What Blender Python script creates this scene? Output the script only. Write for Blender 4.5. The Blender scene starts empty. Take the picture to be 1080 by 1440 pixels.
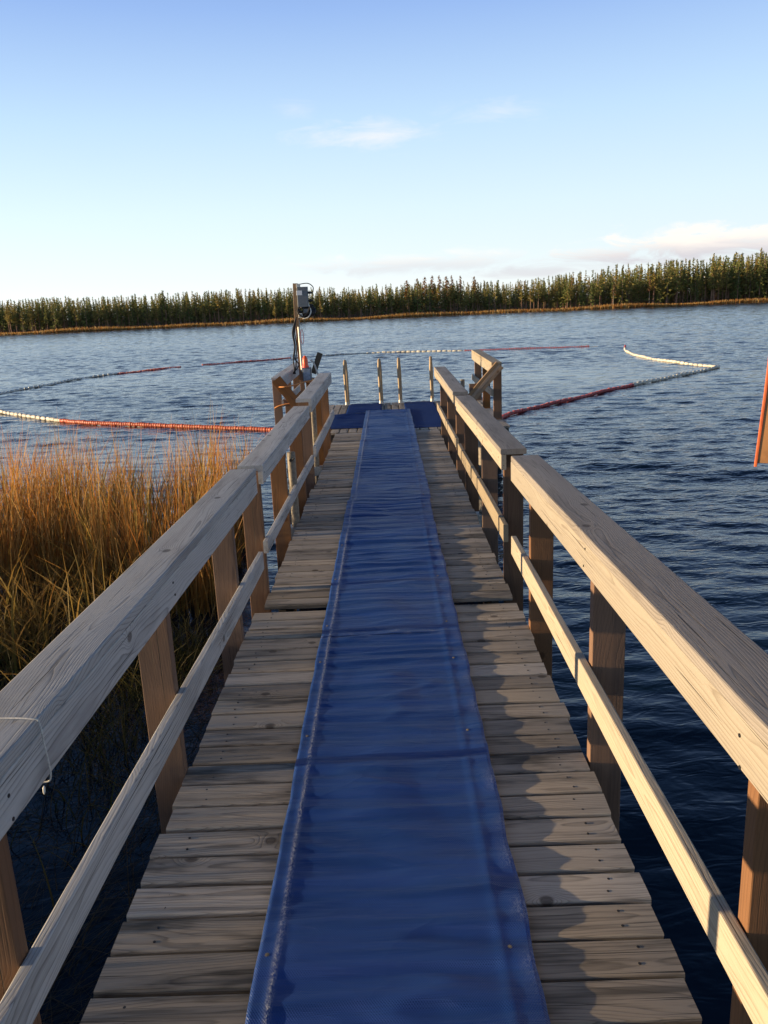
import bpy, bmesh, math, random
import numpy as np
from math import radians, sin, cos, pi, sqrt
from mathutils import Vector, Matrix, noise as mnoise

random.seed(7); RNG = np.random.default_rng(7)
SC = bpy.context.scene
COL = SC.collection

# ------------------------------------------------------------------ camera
DECK = 0.65                       # deck height above the water (water is z = 0)
PITCH, YAW, ROLL = radians(14.415), radians(0.697), radians(2.5)
fwd = Vector((-sin(YAW) * cos(PITCH), cos(YAW) * cos(PITCH), -sin(PITCH)))
rgt = Vector((cos(YAW), sin(YAW), 0)); upv = rgt.cross(fwd)
r2 = rgt * cos(ROLL) - upv * sin(ROLL); u2 = upv * cos(ROLL) + rgt * sin(ROLL)
cam = bpy.data.cameras.new('camera')
cam.sensor_fit = 'VERTICAL'; cam.sensor_height = 36; cam.lens = 1123 / 1440 * 36
cam.clip_start = 0.05; cam.clip_end = 6000
camo = bpy.data.objects.new('camera', cam); COL.objects.link(camo)
mw = Matrix((r2, u2, -fwd)).transposed().to_4x4(); mw.translation = Vector((0, 0, DECK + 1.7))
camo.matrix_world = mw
SC.camera = camo

# ------------------------------------------------------------------ light
SUN_EL, SUN_AZ = radians(6.0), radians(-92.2)       # azimuth measured from +Y towards +X
sd = Vector((sin(SUN_AZ) * cos(SUN_EL), cos(SUN_AZ) * cos(SUN_EL), sin(SUN_EL)))
sun = bpy.data.lights.new('sun', 'SUN'); sun.energy = 4.8; sun.angle = radians(0.5); sun.color = (1.0, 0.745, 0.44)
suno = bpy.data.objects.new('sun', sun); COL.objects.link(suno)
suno.rotation_euler = (-sd).to_track_quat('-Z', 'Y').to_euler(); suno.location = (-30, 0, 20)

SC.view_settings.view_transform = 'Standard'; SC.view_settings.look = 'None'
SC.view_settings.gamma = 1.0; SC.view_settings.use_curve_mapping = False
SC.view_settings.exposure = 1.0

world = bpy.data.worlds.new('World'); SC.world = world; world.use_nodes = True
wt = world.node_tree; wt.nodes.clear()


class NT:
    """tiny helper for writing node trees"""
    def __init__(s, t): s.t = t
    def n(s, typ, **kw):
        o = s.t.nodes.new(typ)
        for k, v in kw.items(): setattr(o, k, v)
        return o
    def put(s, sock, v):
        if v is None: return
        if isinstance(v, bpy.types.NodeSocket): s.t.links.new(v, sock)
        elif isinstance(v, (tuple, list)):
            sock.default_value = tuple(v) + ((1.0,) if len(v) == 3 and sock.type == 'RGBA' else ())
        else: sock.default_value = v
    def m(s, op, a, b=None, c=None, clamp=False):
        o = s.n('ShaderNodeMath', operation=op, use_clamp=clamp)
        s.put(o.inputs[0], a); s.put(o.inputs[1], b); s.put(o.inputs[2], c)
        return o.outputs[0]
    def vm(s, op, a, b=None):
        o = s.n('ShaderNodeVectorMath', operation=op)
        s.put(o.inputs[0], a); s.put(o.inputs[1], b)
        return o.outputs[0]
    def comb(s, x, y, z):
        o = s.n('ShaderNodeCombineXYZ'); s.put(o.inputs[0], x); s.put(o.inputs[1], y); s.put(o.inputs[2], z)
        return o.outputs[0]
    def sep(s, v):
        o = s.n('ShaderNodeSeparateXYZ'); s.put(o.inputs[0], v); return o.outputs
    def noise(s, v, scale, detail=2.0, rough=0.5, dist=0.0):
        o = s.n('ShaderNodeTexNoise'); s.put(o.inputs['Vector'], v)
        s.put(o.inputs['Scale'], scale); s.put(o.inputs['Detail'], detail)
        s.put(o.inputs['Roughness'], rough); s.put(o.inputs['Distortion'], dist)
        return o.outputs[0]
    def ss(s, v, a, b, lo=0.0, hi=1.0):
        o = s.n('ShaderNodeMapRange', interpolation_type='SMOOTHSTEP')
        for i, q in enumerate((v, a, b, lo, hi)): s.put(o.inputs[i], q)
        return o.outputs[0]
    def mix(s, f, a, b, mode='MIX'):
        o = s.n('ShaderNodeMix', data_type='RGBA', blend_type=mode)
        s.put(o.inputs[0], f); s.put(o.inputs[6], a); s.put(o.inputs[7], b)
        return o.outputs[2]
    def attr(s, name):
        o = s.n('ShaderNodeAttribute'); o.attribute_name = name; return o


# sky with a few soft clouds
W = NT(wt)
sky = W.n('ShaderNodeTexSky', sky_type='NISHITA')
sky.sun_disc = False; sky.sun_elevation = SUN_EL; sky.sun_rotation = SUN_AZ
sky.air_density = 1.0; sky.dust_density = 0.1; sky.ozone_density = 3.0
tcw = W.n('ShaderNodeTexCoord'); dx, dy, dz = W.sep(tcw.outputs['Generated'])
az = W.m('ARCTAN2', dx, dy); el = W.m('ARCSINE', dz)
cv = W.comb(W.m('MULTIPLY', az, 9.0), W.m('MULTIPLY', el, 34.0), 0.0)
fn = W.noise(cv, 1.5, 9.0, 0.64, 0.7)


def cloud(azd, eld, wa, we, gain, soft=1.35):
    a = W.m('DIVIDE', W.m('SUBTRACT', az, radians(azd)), radians(wa))
    e = W.m('DIVIDE', W.m('SUBTRACT', el, radians(eld)), radians(we))
    d = W.m('SQRT', W.m('ADD', W.m('MULTIPLY', a, a), W.m('MULTIPLY', e, e)))
    w = W.m('SUBTRACT', 1.0, d)
    v = W.m('ADD', w, W.m('MULTIPLY', W.m('SUBTRACT', fn, 0.5), 2.6))
    return W.m('MULTIPLY', W.ss(v, 0.0, soft), gain)


cl = cloud(21.5, 2.95, 10.5, 1.45, 1.0, 0.7)
for args in ((33.0, 3.4, 12, 1.5, 0.85, 0.9), (-0.3, 10.9, 5.6, 1.2, 0.52, 1.4), (-5.4, 12.5, 2.0, 0.8, 0.24, 1.6), (8.0, 11.8, 4.6, 0.9, 0.34, 1.5), (2.0, 2.7, 11, 0.9, 0.55, 1.0), (11.0, 1.9, 7, 0.6, 0.6, 0.9)):
    cl = W.m('MAXIMUM', cl, cloud(*args))
under = W.ss(W.m('ADD', el, W.m('MULTIPLY', fn, 0.02)), radians(2.8), radians(4.2))
ccol = W.mix(under, (3.0, 2.92, 3.1), (4.75, 4.35, 3.95))
# clear late-autumn air: blue overhead, paling to white at the horizon, palest on the sun's side
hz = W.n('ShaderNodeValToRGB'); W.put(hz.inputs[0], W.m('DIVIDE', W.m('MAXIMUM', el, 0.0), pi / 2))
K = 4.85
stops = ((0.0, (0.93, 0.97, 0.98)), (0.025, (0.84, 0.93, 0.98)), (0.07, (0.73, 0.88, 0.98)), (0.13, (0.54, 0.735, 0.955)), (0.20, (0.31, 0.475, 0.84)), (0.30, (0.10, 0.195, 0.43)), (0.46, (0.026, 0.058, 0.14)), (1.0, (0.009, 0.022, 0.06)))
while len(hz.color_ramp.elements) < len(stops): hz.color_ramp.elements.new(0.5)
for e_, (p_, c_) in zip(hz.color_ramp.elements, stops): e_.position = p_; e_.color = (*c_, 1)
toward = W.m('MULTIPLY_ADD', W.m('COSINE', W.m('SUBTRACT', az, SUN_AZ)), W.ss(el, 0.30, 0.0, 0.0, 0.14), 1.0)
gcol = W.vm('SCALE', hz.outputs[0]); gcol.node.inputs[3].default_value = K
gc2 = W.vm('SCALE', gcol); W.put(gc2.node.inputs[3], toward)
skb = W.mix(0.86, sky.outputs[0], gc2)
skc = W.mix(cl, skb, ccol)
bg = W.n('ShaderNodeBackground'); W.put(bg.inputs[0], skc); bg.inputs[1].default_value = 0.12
wo = W.n('ShaderNodeOutputWorld'); wt.links.new(bg.outputs[0], wo.inputs[0])


# ------------------------------------------------------------------ materials
def new_mat(name):
    m = bpy.data.materials.new(name); m.use_nodes = True
    m.node_tree.nodes.clear(); t = NT(m.node_tree)
    p = t.n('ShaderNodeBsdfPrincipled'); o = t.n('ShaderNodeOutputMaterial')
    t.t.links.new(p.outputs[0], o.inputs[0])
    return m, t, p


def bump(t, p, h, strength, dist):
    b = t.n('ShaderNodeBump'); t.put(b.inputs['Height'], h)
    b.inputs['Strength'].default_value = strength; b.inputs['Distance'].default_value = dist
    t.t.links.new(b.outputs[0], p.inputs['Normal'])


def wood(name, light, dark, freq=150.0, grain=0.75, stain=(0.10, 0.09, 0.08), stain_amt=0.5, rough=0.72, knot=1.0, bumpd=0.0012, var=0.42):
    """sawn softwood: growth rings about a wandering pith line, knots, fibres and weather stains.
    'wc' holds metres along / across / through the board, 'wr' three random numbers per board"""
    m, t, p = new_mat(name)
    wc = t.attr('wc').outputs['Vector']; wr = t.attr('wr').outputs['Vector']
    s, w, th = t.sep(wc); r1, r2_, r3 = t.sep(wr)
    off = t.vm('SCALE', wr, None); off.node.inputs[3].default_value = 41.0
    pos = t.vm('ADD', wc, off)
    wob = t.noise(t.vm('MULTIPLY', pos, (0.9, 1.5, 1.5)), 1.0, 1.0)
    wob2 = t.noise(t.vm('MULTIPLY', pos, (3.0, 14, 14)), 1.0, 1.0)
    y = t.m('ADD', w, t.m('ADD', t.m('MULTIPLY', t.m('SUBTRACT', r1, 0.5), 0.10), t.m('MULTIPLY', t.m('SUBTRACT', wob, 0.5), 0.22)))
    z = t.m('ADD', t.m('ADD', th, t.m('MULTIPLY_ADD', r3, 0.05, 0.022)), t.m('MULTIPLY', t.m('SUBTRACT', wob2, 0.5), 0.02))
    # knots on a coarse cell grid, most cells left empty
    kv = t.n('ShaderNodeTexVoronoi', voronoi_dimensions='2D'); kv.inputs['Scale'].default_value = 4.2
    t.put(kv.inputs['Vector'], t.comb(t.m('ADD', t.m('MULTIPLY', s, 0.75), t.m('MULTIPLY', r1, 37.0)), t.m('ADD', w, t.m('MULTIPLY', r2_, 23.0)), 0.0))
    kd = kv.outputs['Distance']; keep = t.m('GREATER_THAN', t.sep(kv.outputs['Color'])[0], 1.0 - 0.42 * knot)
    bulge = t.m('MULTIPLY', t.m('POWER', 2.718, t.m('MULTIPLY', t.m('MULTIPLY', kd, kd), -60.0)), keep)
    r = t.m('SQRT', t.m('ADD', t.m('MULTIPLY', y, y), t.m('MULTIPLY', z, z)))
    r = t.m('ADD', r, t.m('MULTIPLY', bulge, 0.030))
    fine = t.noise(t.vm('MULTIPLY', pos, (7.0, 90, 90)), 1.0, 2.0)
    rv = t.m('ADD', t.m('MULTIPLY', r, freq), t.m('MULTIPLY', fine, 0.35))
    fr = t.m('FRACT', rv)
    ring = t.m('MULTIPLY', t.m('POWER', fr, 4.2), t.ss(fr, 1.0, 0.90))
    fib = t.noise(t.vm('MULTIPLY', pos, (10.0, 420, 420)), 1.0, 2.0, 0.6)
    blot = t.noise(t.vm('MULTIPLY', pos, (1.6, 9, 9)), 1.0, 4.0, 0.6)
    blot2 = t.noise(t.vm('MULTIPLY', pos, (0.7, 26, 26)), 1.0, 3.0, 0.6)
    ringamt = t.m('MULTIPLY', ring, t.m('MULTIPLY', t.ss(blot, 0.25, 0.7, 0.45, 1.0), grain))
    c = t.mix(ringamt, light, dark)
    c = t.mix(t.m('MULTIPLY', t.ss(fib, 0.5, 0.75), 0.30), c, dark)
    c = t.mix(t.m('MULTIPLY', t.ss(blot, 0.50, 0.72), stain_amt), c, stain)
    c = t.mix(t.m('MULTIPLY', t.ss(blot2, 0.54, 0.74), stain_amt * 0.8), c, stain)
    c = t.mix(t.m('MULTIPLY', t.ss(kd, 0.085, 0.045), t.m('MULTIPLY', keep, 0.72)), c, (dark[0] * 0.75, dark[1] * 0.6, dark[2] * 0.5))
    chk = t.noise(t.vm('MULTIPLY', pos, (1.3, 150, 150)), 1.0, 2.0, 0.5)
    check = t.ss(chk, 0.665, 0.70)
    c = t.mix(t.m('MULTIPLY', check, 0.85), c, (0.02, 0.017, 0.014))
    # every board a little different
    hs = t.n('ShaderNodeHueSaturation'); t.put(hs.inputs['Color'], c)
    t.put(hs.inputs['Value'], t.m('MULTIPLY_ADD', r2_, var, 1.0 - var / 2)); t.put(hs.inputs['Saturation'], t.m('MULTIPLY_ADD', r1, 0.5, 0.75))
    c = hs.outputs[0]
    # screw heads (dark, slightly sunk) where 'wn' marks them
    t.put(p.inputs['Base Color'], c)
    t.put(p.inputs['Roughness'], t.m('MULTIPLY_ADD', blot, 0.18, rough - 0.09))
    p.inputs['Specular IOR Level'].default_value = 0.32
    h = t.m('ADD', t.m('ADD', t.m('MULTIPLY', ring, -0.55), t.m('MULTIPLY', check, -1.2)), t.m('MULTIPLY', fib, 0.7))
    bump(t, p, h, 0.75, bumpd)
    return m


M = {}
M['grey'] = wood('weathered_grey_wood', (0.45, 0.445, 0.43), (0.065, 0.06, 0.056), 150, 1.0, (0.15, 0.14, 0.135), 0.45)
M['pale'] = wood('weathered_pale_wood', (0.37, 0.315, 0.235), (0.125, 0.082, 0.043), 140, 0.95, (0.24, 0.205, 0.165), 0.45)
M['cap'] = wood('weathered_cap_wood', (0.31, 0.28, 0.25), (0.065, 0.055, 0.047), 135, 1.0, (0.16, 0.14, 0.125), 0.6)
M['post'] = wood('brown_post_wood', (0.185, 0.096, 0.050), (0.075, 0.038, 0.021), 110, 0.8, (0.09, 0.055, 0.038), 0.6, knot=0.6)
M['deck'] = wood('deck_plank_wood', (0.375, 0.322, 0.258), (0.05, 0.042, 0.034), 140, 0.95, (0.05, 0.045, 0.038), 0.95, var=0.62)
M['batten'] = wood('planed_brown_batten', (0.33, 0.225, 0.14), (0.17, 0.10, 0.06), 120, 0.6)
M['joist'] = wood('dark_wet_wood', (0.09, 0.075, 0.055), (0.04, 0.033, 0.025), 120, 0.6)


def plain(name, col, rough=0.5, metal=0.0, var=0.25, scale=30.0, bumpd=0.0, spec=0.5):
    m, t, p = new_mat(name)
    tc = t.n('ShaderNodeTexCoord')
    n = t.noise(tc.outputs['Object'], scale, 4.0, 0.6)
    c = t.mix(t.ss(n, 0.35, 0.7), tuple(x * (1 - var) for x in col), tuple(min(1, x * (1 + var)) for x in col))
    t.put(p.inputs['Base Color'], c)
    t.put(p.inputs['Roughness'], t.m('MULTIPLY_ADD', n, 0.2, rough - 0.1)); p.inputs['Metallic'].default_value = metal
    p.inputs['Specular IOR Level'].default_value = spec
    if bumpd: bump(t, p, n, 0.6, bumpd)
    return m


M['steel'] = plain('galvanised_steel', (0.40, 0.37, 0.31), 0.36, 0.95, 0.2, 60)
M['handle'] = plain('weathered_tube', (0.40, 0.29, 0.17), 0.6, 0.1, 0.2, 40)
M['pipe'] = plain('dull_galvanised_pipe', (0.20, 0.165, 0.115), 0.55, 0.15, 0.3, 40)
M['steel_dull'] = plain('dull_zinc', (0.55, 0.54, 0.50), 0.5, 0.6, 0.2, 60)
M['black'] = plain('black_plastic', (0.012, 0.012, 0.013), 0.5, 0, 0.3)
M['greybox'] = plain('grey_plastic', (0.13, 0.145, 0.16), 0.45, 0, 0.1)
M['whitebox'] = plain('white_plastic', (0.75, 0.75, 0.74), 0.45, 0, 0.08)
M['orange'] = plain('orange_plastic', (0.75, 0.10, 0.025), 0.4, 0, 0.15)
M['red'] = plain('faded_red_plastic', (0.60, 0.055, 0.05), 0.45, 0, 0.2)
M['boom_orange'] = plain('sun_bleached_orange_float', (0.56, 0.115, 0.055), 0.55, 0, 0.3, 6)
M['boom_red'] = plain('sun_bleached_red_float', (0.42, 0.06, 0.06), 0.55, 0, 0.3, 6)
M['boom_white'] = plain('grubby_white_float', (0.62, 0.58, 0.49), 0.55, 0, 0.25, 6)
M['white'] = plain('white_float_plastic', (0.80, 0.77, 0.68), 0.45, 0, 0.12)
M['rope'] = plain('pale_rope', (0.55, 0.53, 0.48), 0.85, 0, 0.2, 200, 0.0008)
M['orope'] = plain('orange_rope', (0.60, 0.24, 0.07), 0.8, 0, 0.2, 200)
M['drope'] = plain('dark_rope', (0.03, 0.028, 0.028), 0.8, 0, 0.3, 100)
M['signedge'] = plain('sunlit_edge_orange', (0.62, 0.13, 0.035), 0.5, 0, 0.12)  # low sun on the thin board edge, put into its colour
M['signback'] = plain('bare_plywood', (0.42, 0.20, 0.075), 0.7, 0, 0.2, 8)


def mat_tarp(name, base, dirt, spec=0.5, ro=0.0):
    """woven PVC runner: fine weave, faded and chafed bands, dusty creases"""
    m, t, p = new_mat(name)
    tc = t.n('ShaderNodeTexCoord'); o = tc.outputs['Object']; x, y, z = t.sep(o)
    wv = t.m('MULTIPLY', t.m('SINE', t.m('MULTIPLY', x, 2 * pi / 0.0070)), t.m('SINE', t.m('MULTIPLY', y, 2 * pi / 0.0092)))
    n1 = t.noise(t.vm('MULTIPLY', o, (0.9, 7.0, 1.0)), 1.6, 5.0, 0.6, 0.4)
    n2 = t.noise(t.vm('MULTIPLY', o, (2.0, 22.0, 1.0)), 1.3, 4.0, 0.65, 0.6)
    n3 = t.noise(o, 38.0, 5.0, 0.7)
    c = t.mix(t.ss(n1, 0.3, 0.72), base, tuple(b * 1.45 + 0.004 for b in base))
    c = t.mix(t.m('MULTIPLY', t.ss(n2, 0.50, 0.78), 0.24), c, dirt)
    c = t.mix(t.m('MULTIPLY', t.ss(n3, 0.55, 0.75), 0.16), c, dirt)
    c = t.mix(t.m('MULTIPLY', t.ss(wv, 0.2, 0.9), 0.10), c, dirt)
    # the chafed hem folds: attribute 'wear' (0..1)
    wear = t.attr('wear').outputs['Fac']
    wmask = t.m('MULTIPLY', wear, t.ss(t.noise(t.vm('MULTIPLY', o, (1.6, 1.0, 1.0)), 110.0, 5.0, 0.75), 0.42, 0.62))
    c = t.mix(t.m('MULTIPLY', wmask, 0.95), c, (0.50, 0.50, 0.52))
    t.put(p.inputs['Base Color'], c)
    t.put(p.inputs['Roughness'], t.m('ADD', t.ss(n1, 0.3, 0.8, 0.42 + ro, 0.60 + ro), t.m('MULTIPLY', wmask, 0.2)))
    p.inputs['Specular IOR Level'].default_value = spec
    cr = t.noise(t.vm('MULTIPLY', o, (1.0, 2.2, 1.0)), 3.2, 2.0, 0.45, 0.5)
    crease = t.m('POWER', t.m('SUBTRACT', 1.0, t.m('ABSOLUTE', t.m('MULTIPLY_ADD', cr, 2.0, -1.0))), 14.0)
    h = t.m('ADD', t.m('ADD', t.m('MULTIPLY', wv, 0.17), t.m('MULTIPLY', crease, 0.45)), t.m('MULTIPLY', n2, 2.4))
    bump(t, p, h, 0.85, 0.004)
    return m


M['tarp'] = mat_tarp('blue_woven_tarp', (0.002, 0.032, 0.165), (0.05, 0.11, 0.24), 0.45)
M['tarp2'] = mat_tarp('deep_blue_tarp', (0.003, 0.021, 0.115), (0.012, 0.035, 0.12), 0.08, 0.3)


def mat_vc(name, rough=0.7, trans=0.0, var=0.3, spec=0.3):
    """colour from the per-blade attribute 'bc'"""
    m, t, p = new_mat(name)
    c = t.attr('bc').outputs['Color']
    t.put(p.inputs['Base Color'], c); p.inputs['Roughness'].default_value = rough
    p.inputs['Specular IOR Level'].default_value = spec
    if trans:
        tr = t.n('ShaderNodeBsdfTranslucent'); t.put(tr.inputs[0], c)
        mx = t.n('ShaderNodeMixShader'); mx.inputs[0].default_value = trans
        out = [n for n in t.t.nodes if n.type == 'OUTPUT_MATERIAL'][0]
        t.t.links.new(p.outputs[0], mx.inputs[1]); t.t.links.new(tr.outputs[0], mx.inputs[2]); t.t.links.new(mx.outputs[0], out.inputs[0])
    return m


M['blade'] = mat_vc('reed_blades', 0.6, 0.5)
M['needle'] = mat_vc('needles', 0.7, 0.35)
M['bark'] = mat_vc('pine_bark', 0.85)


def gust_amount(x, y):
    """ruffled and slick areas of the lake, 0.35 .. 1"""
    out = np.zeros_like(x)
    for k, (fx, fy, ph) in enumerate(((0.021, 0.047, 0.3), (0.043, 0.09, 2.1), (0.013, 0.11, 4.0), (0.07, 0.16, 1.2))):
        out += np.sin(fx * x * 2 * pi * 0.6 + fy * y * 2 * pi * 0.6 + ph) / (1 + 0.4 * k)
    g = 0.84 + 0.08 * out
    # sheltered water inside the float lines and beside the reeds
    g *= 1 - 0.45 * np.exp(-(((x - 5.5) / 4.5) ** 2 + ((y - 26) / 4.5) ** 2)) - 0.62 * np.exp(-(((x + 5) / 4.5) ** 2 + ((y - 12.5) / 3.2) ** 2))
    g *= np.clip(0.25 + 0.75 * (y - 1.0) / 10.0, 0.25, 1.0)
    g *= 1 - 0.80 * np.clip((-0.6 - x) / 0.6, 0, 1) * np.clip((6.5 - y) / 1.5, 0, 1)
    return np.clip(g, 0.10, 1.1)


def mat_water():
    m, t, p = new_mat('lake_water_surface')
    g = t.n('ShaderNodeNewGeometry').outputs['Position']
    x, y, z = t.sep(g)
    g2 = t.vm('ADD', g, t.vm('MULTIPLY', t.comb(y, x, 0.0), (0.16, -0.10, 0)))
    b = t.noise(t.vm('MULTIPLY', g2, (5.0, 11.0, 0)), 1.0, 2.0, 0.55, 0.7)
    c = t.noise(t.vm('MULTIPLY', g, (15.0, 32.0, 0)), 1.0, 2.0, 0.5, 0.5)
    h = t.m('ADD', t.m('MULTIPLY', b, 0.020), t.m('MULTIPLY', c, 0.0034))
    h = t.m('MULTIPLY', h, t.ss(t.attr('gust').outputs['Fac'], 0.1, 1.0, 0.15, 1.0))
    t.put(p.inputs['Base Color'], (0.003, 0.011, 0.023))
    p.inputs['Roughness'].default_value = 0.05; p.inputs['IOR'].default_value = 1.33
    p.inputs['Specular IOR Level'].default_value = 0.42; p.inputs['Specular Tint'].default_value = (0.76, 0.90, 1.0, 1)
    bump(t, p, h, 1.0, 1.0)
    return m


M['water'] = mat_water()


def mat_ground():
    m, t, p = new_mat('peat_and_heath')
    g = t.n('ShaderNodeNewGeometry').outputs['Position']
    n = t.noise(g, 0.6, 5.0, 0.6)
    c = t.mix(t.ss(n, 0.35, 0.65), (0.075, 0.05, 0.025), (0.17, 0.115, 0.045))
    t.put(p.inputs['Base Color'], c); p.inputs['Roughness'].default_value = 0.95
    p.inputs['Specular IOR Level'].default_value = 0.1
    return m


M['ground'] = mat_ground()


# ------------------------------------------------------------------ mesh tools
def tag(o, label=None, cat=None, group=None, kind=None):
    if label: o['label'] = label
    if cat: o['category'] = cat
    if group: o['group'] = group
    if kind: o['kind'] = kind
    return o


def empty(name, loc=(0, 0, 0), rz=0.0):
    o = bpy.data.objects.new(name, None); COL.objects.link(o)
    o.location = loc; o.rotation_euler = (0, 0, rz); o.empty_display_size = 0.1
    return o


class MB:
    def __init__(s): s.v = []; s.f = []; s.wc = []; s.wr = []; s.mi = []; s.cur = 0
    def add(s, vs, fs, wc=None, wr=None):
        b = len(s.v); s.v += [tuple(q) for q in vs]; s.f += [tuple(i + b for i in f) for f in fs]; s.mi += [s.cur] * len(fs)
        s.wc += wc if wc else [(0, 0, 0)] * len(vs); s.wr += [wr or (0, 0, 0)] * len(vs)
    def build(s, name, mat, parent=None, smooth=20):
        me = bpy.data.meshes.new(name); me.from_pydata(s.v, [], s.f)
        for nm, dat in (('wc', s.wc), ('wr', s.wr)):
            a = me.attributes.new(nm, 'FLOAT_VECTOR', 'POINT'); a.data.foreach_set('vector', np.array(dat, np.float32).ravel())
        for m_ in (mat if isinstance(mat, tuple) else (mat,)): me.materials.append(m_)
        me.polygons.foreach_set('material_index', s.mi)
        bm = bmesh.new(); bm.from_mesh(me); bmesh.ops.recalc_face_normals(bm, faces=bm.faces); bm.to_mesh(me); bm.free()
        if smooth:
            me.shade_smooth(); me.set_sharp_from_angle(angle=radians(smooth))
        o = bpy.data.objects.new(name, me); COL.objects.link(o)
        if parent: o.parent = parent
        return o

    # a sawn board from a to b; wdir gives the width direction
    def board(s, a, b, w, th, wdir, rad=0.004, seg=0.25, warp=0.0015, wr=None, ends=0.0):
        a = Vector(a); b = Vector(b); L = (b - a).length; ld = (b - a).normalized()
        wd = Vector(wdir); wd = (wd - ld * wd.dot(ld)).normalized(); td = ld.cross(wd)
        n = max(2, int(L / seg) + 1)
        wr = wr or (random.random(), random.random(), random.random()); so = random.random() * 3
        prof = []
        for cx, cy, a0 in ((w / 2 - rad, th / 2 - rad, 0), (-w / 2 + rad, th / 2 - rad, 90), (-w / 2 + rad, -th / 2 + rad, 180), (w / 2 - rad, -th / 2 + rad, 270)):
            for k in (0, 45, 90):
                q = radians(a0 + k); prof.append((cx + rad * cos(q), cy + rad * sin(q)))
        m = len(prof); vs = []; wc = []; fs = []
        p1, p2 = random.random() * 9, random.random() * 9
        for i in range(n):
            u = i / (n - 1); d1 = warp * sin(p1 + u * 4.1) ; d2 = warp * sin(p2 + u * 5.3)
            for (x, y) in prof:
                e = ends * (2 * mnoise.noise((x * 30, y * 30, p1 + u * 5))) if i in (0, n - 1) else 0
                vs.append(a + ld * (u * L + e) + wd * (x + d1) + td * (y + d2)); wc.append((u * L + so, x, y))
        for i in range(n - 1):
            for j in range(m):
                k = (j + 1) % m; fs.append((i * m + j, i * m + k, (i + 1) * m + k, (i + 1) * m + j))
        # end caps carry their own (end grain) coordinates
        for i in (0, n - 1):
            b0 = len(vs)
            for j in range(m):
                vs.append(vs[i * m + j]); q = wc[i * m + j]; wc.append((q[0], q[1], q[2]))
            fs.append(tuple(range(b0, b0 + m)))
        s.add(vs, fs, wc, wr)

    def tube(s, pts, r, sides=10, cap=True, closed=False):
        pts = [Vector(p) for p in pts]; n = len(pts); vs = []; fs = []
        rr = r if isinstance(r, (list, tuple)) else [r] * n
        prev = None
        for i, p in enumerate(pts):
            d = (pts[min(i + 1, n - 1)] - pts[max(i - 1, 0)]).normalized()
            if prev is None:
                up = Vector((0, 0, 1)) if abs(d.z) < 0.9 else Vector((1, 0, 0)); x = d.cross(up).normalized()
            else: x = (prev - d * prev.dot(d)).normalized()
            prev = x; y = d.cross(x)
            for k in range(sides):
                q = 2 * pi * k / sides; vs.append(p + (x * cos(q) + y * sin(q)) * rr[i])
        for i in range(n - 1):
            for k in range(sides):
                j = (k + 1) % sides; fs.append((i * sides + k, i * sides + j, (i + 1) * sides + j, (i + 1) * sides + k))
        if cap: fs.append(tuple(range(sides))); fs.append(tuple((n - 1) * sides + k for k in range(sides)))
        s.add(vs, fs)

    def box(s, c, size, rz=0.0, rad=0.004):
        c = Vector(c); X = Vector((cos(rz), sin(rz), 0)); Z = Vector((0, 0, 1))
        s.board(c - Z * size[2] / 2, c + Z * size[2] / 2, size[0], size[1], X, rad=min(rad, min(size) * 0.3), seg=9, warp=0)


def mesh_np(name, v, f, mat, parent=None, smooth=False, attrs=()):
    """fast mesh from numpy; f is (n,3) or (n,4)"""
    me = bpy.data.meshes.new(name); k = f.shape[1]
    me.vertices.add(len(v)); me.vertices.foreach_set('co', np.asarray(v, np.float32).ravel())
    me.loops.add(f.size); me.loops.foreach_set('vertex_index', np.asarray(f, np.int32).ravel())
    me.polygons.add(len(f)); me.polygons.foreach_set('loop_start', np.arange(0, f.size, k, dtype=np.int32))
    me.polygons.foreach_set('use_smooth', np.full(len(f), bool(smooth)))
    me.update(calc_edges=True)
    for nm, dat in attrs:
        if dat.ndim == 2:
            a = me.attributes.new(nm, 'FLOAT_COLOR', 'POINT')
            a.data.foreach_set('color', np.c_[dat, np.ones(len(dat))].astype(np.float32).ravel())
        else:
            a = me.attributes.new(nm, 'FLOAT', 'POINT'); a.data.foreach_set('value', dat.astype(np.float32))
    me.materials.append(mat)
    if name is None: return me
    o = bpy.data.objects.new(name, me); COL.objects.link(o)
    if parent: o.parent = parent
    return o


def vnoise(x, y, z=0.0): return mnoise.noise((x, y, z))


# ------------------------------------------------------------------ setting: ground and water
SHORE = 168.0
def shore_y(x): return SHORE + 2.2 * sin(x * 0.045 + 1.0) + 1.4 * sin(x * 0.11)
gx = np.concatenate([np.linspace(-3000, -260, 12), np.linspace(-240, 240, 121), np.linspace(260, 3000, 12)])
gy = np.concatenate([np.linspace(-60, 150, 43), np.linspace(152, 186, 35), np.linspace(190, 300, 23), np.linspace(340, 3000, 12)])
GV = []
for yy in gy:
    for xx in gx:
        d = yy - shore_y(xx)
        z = -1.6 if d < -4 else (-1.6 + (d + 4) * 0.42 if d < 0 else 0.08 + min(d, 4) * 0.06 + 0.026 * min(max(d - 8, 0), 60))
        # the near bank left of the jetty, shallow under the reeds
        if yy < 12: z = max(z, -0.35 + 0.10 * max(0, -xx - 5) if xx < -1 and yy < 9 else -1.6)
        if abs(xx) > 230: z = max(z, 0.5)
        GV.append((xx, yy, min(z, 4.0) + (0.05 * vnoise(xx * 0.3, yy * 0.3) if d > 1 else 0)))
nx = len(gx); GF = np.array([(j * nx + i, j * nx + i + 1, (j + 1) * nx + i + 1, (j + 1) * nx + i) for j in range(len(gy) - 1) for i in range(nx - 1)])
tag(mesh_np('ground', np.array(GV), GF, M['ground'], smooth=True), kind='structure')


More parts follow.
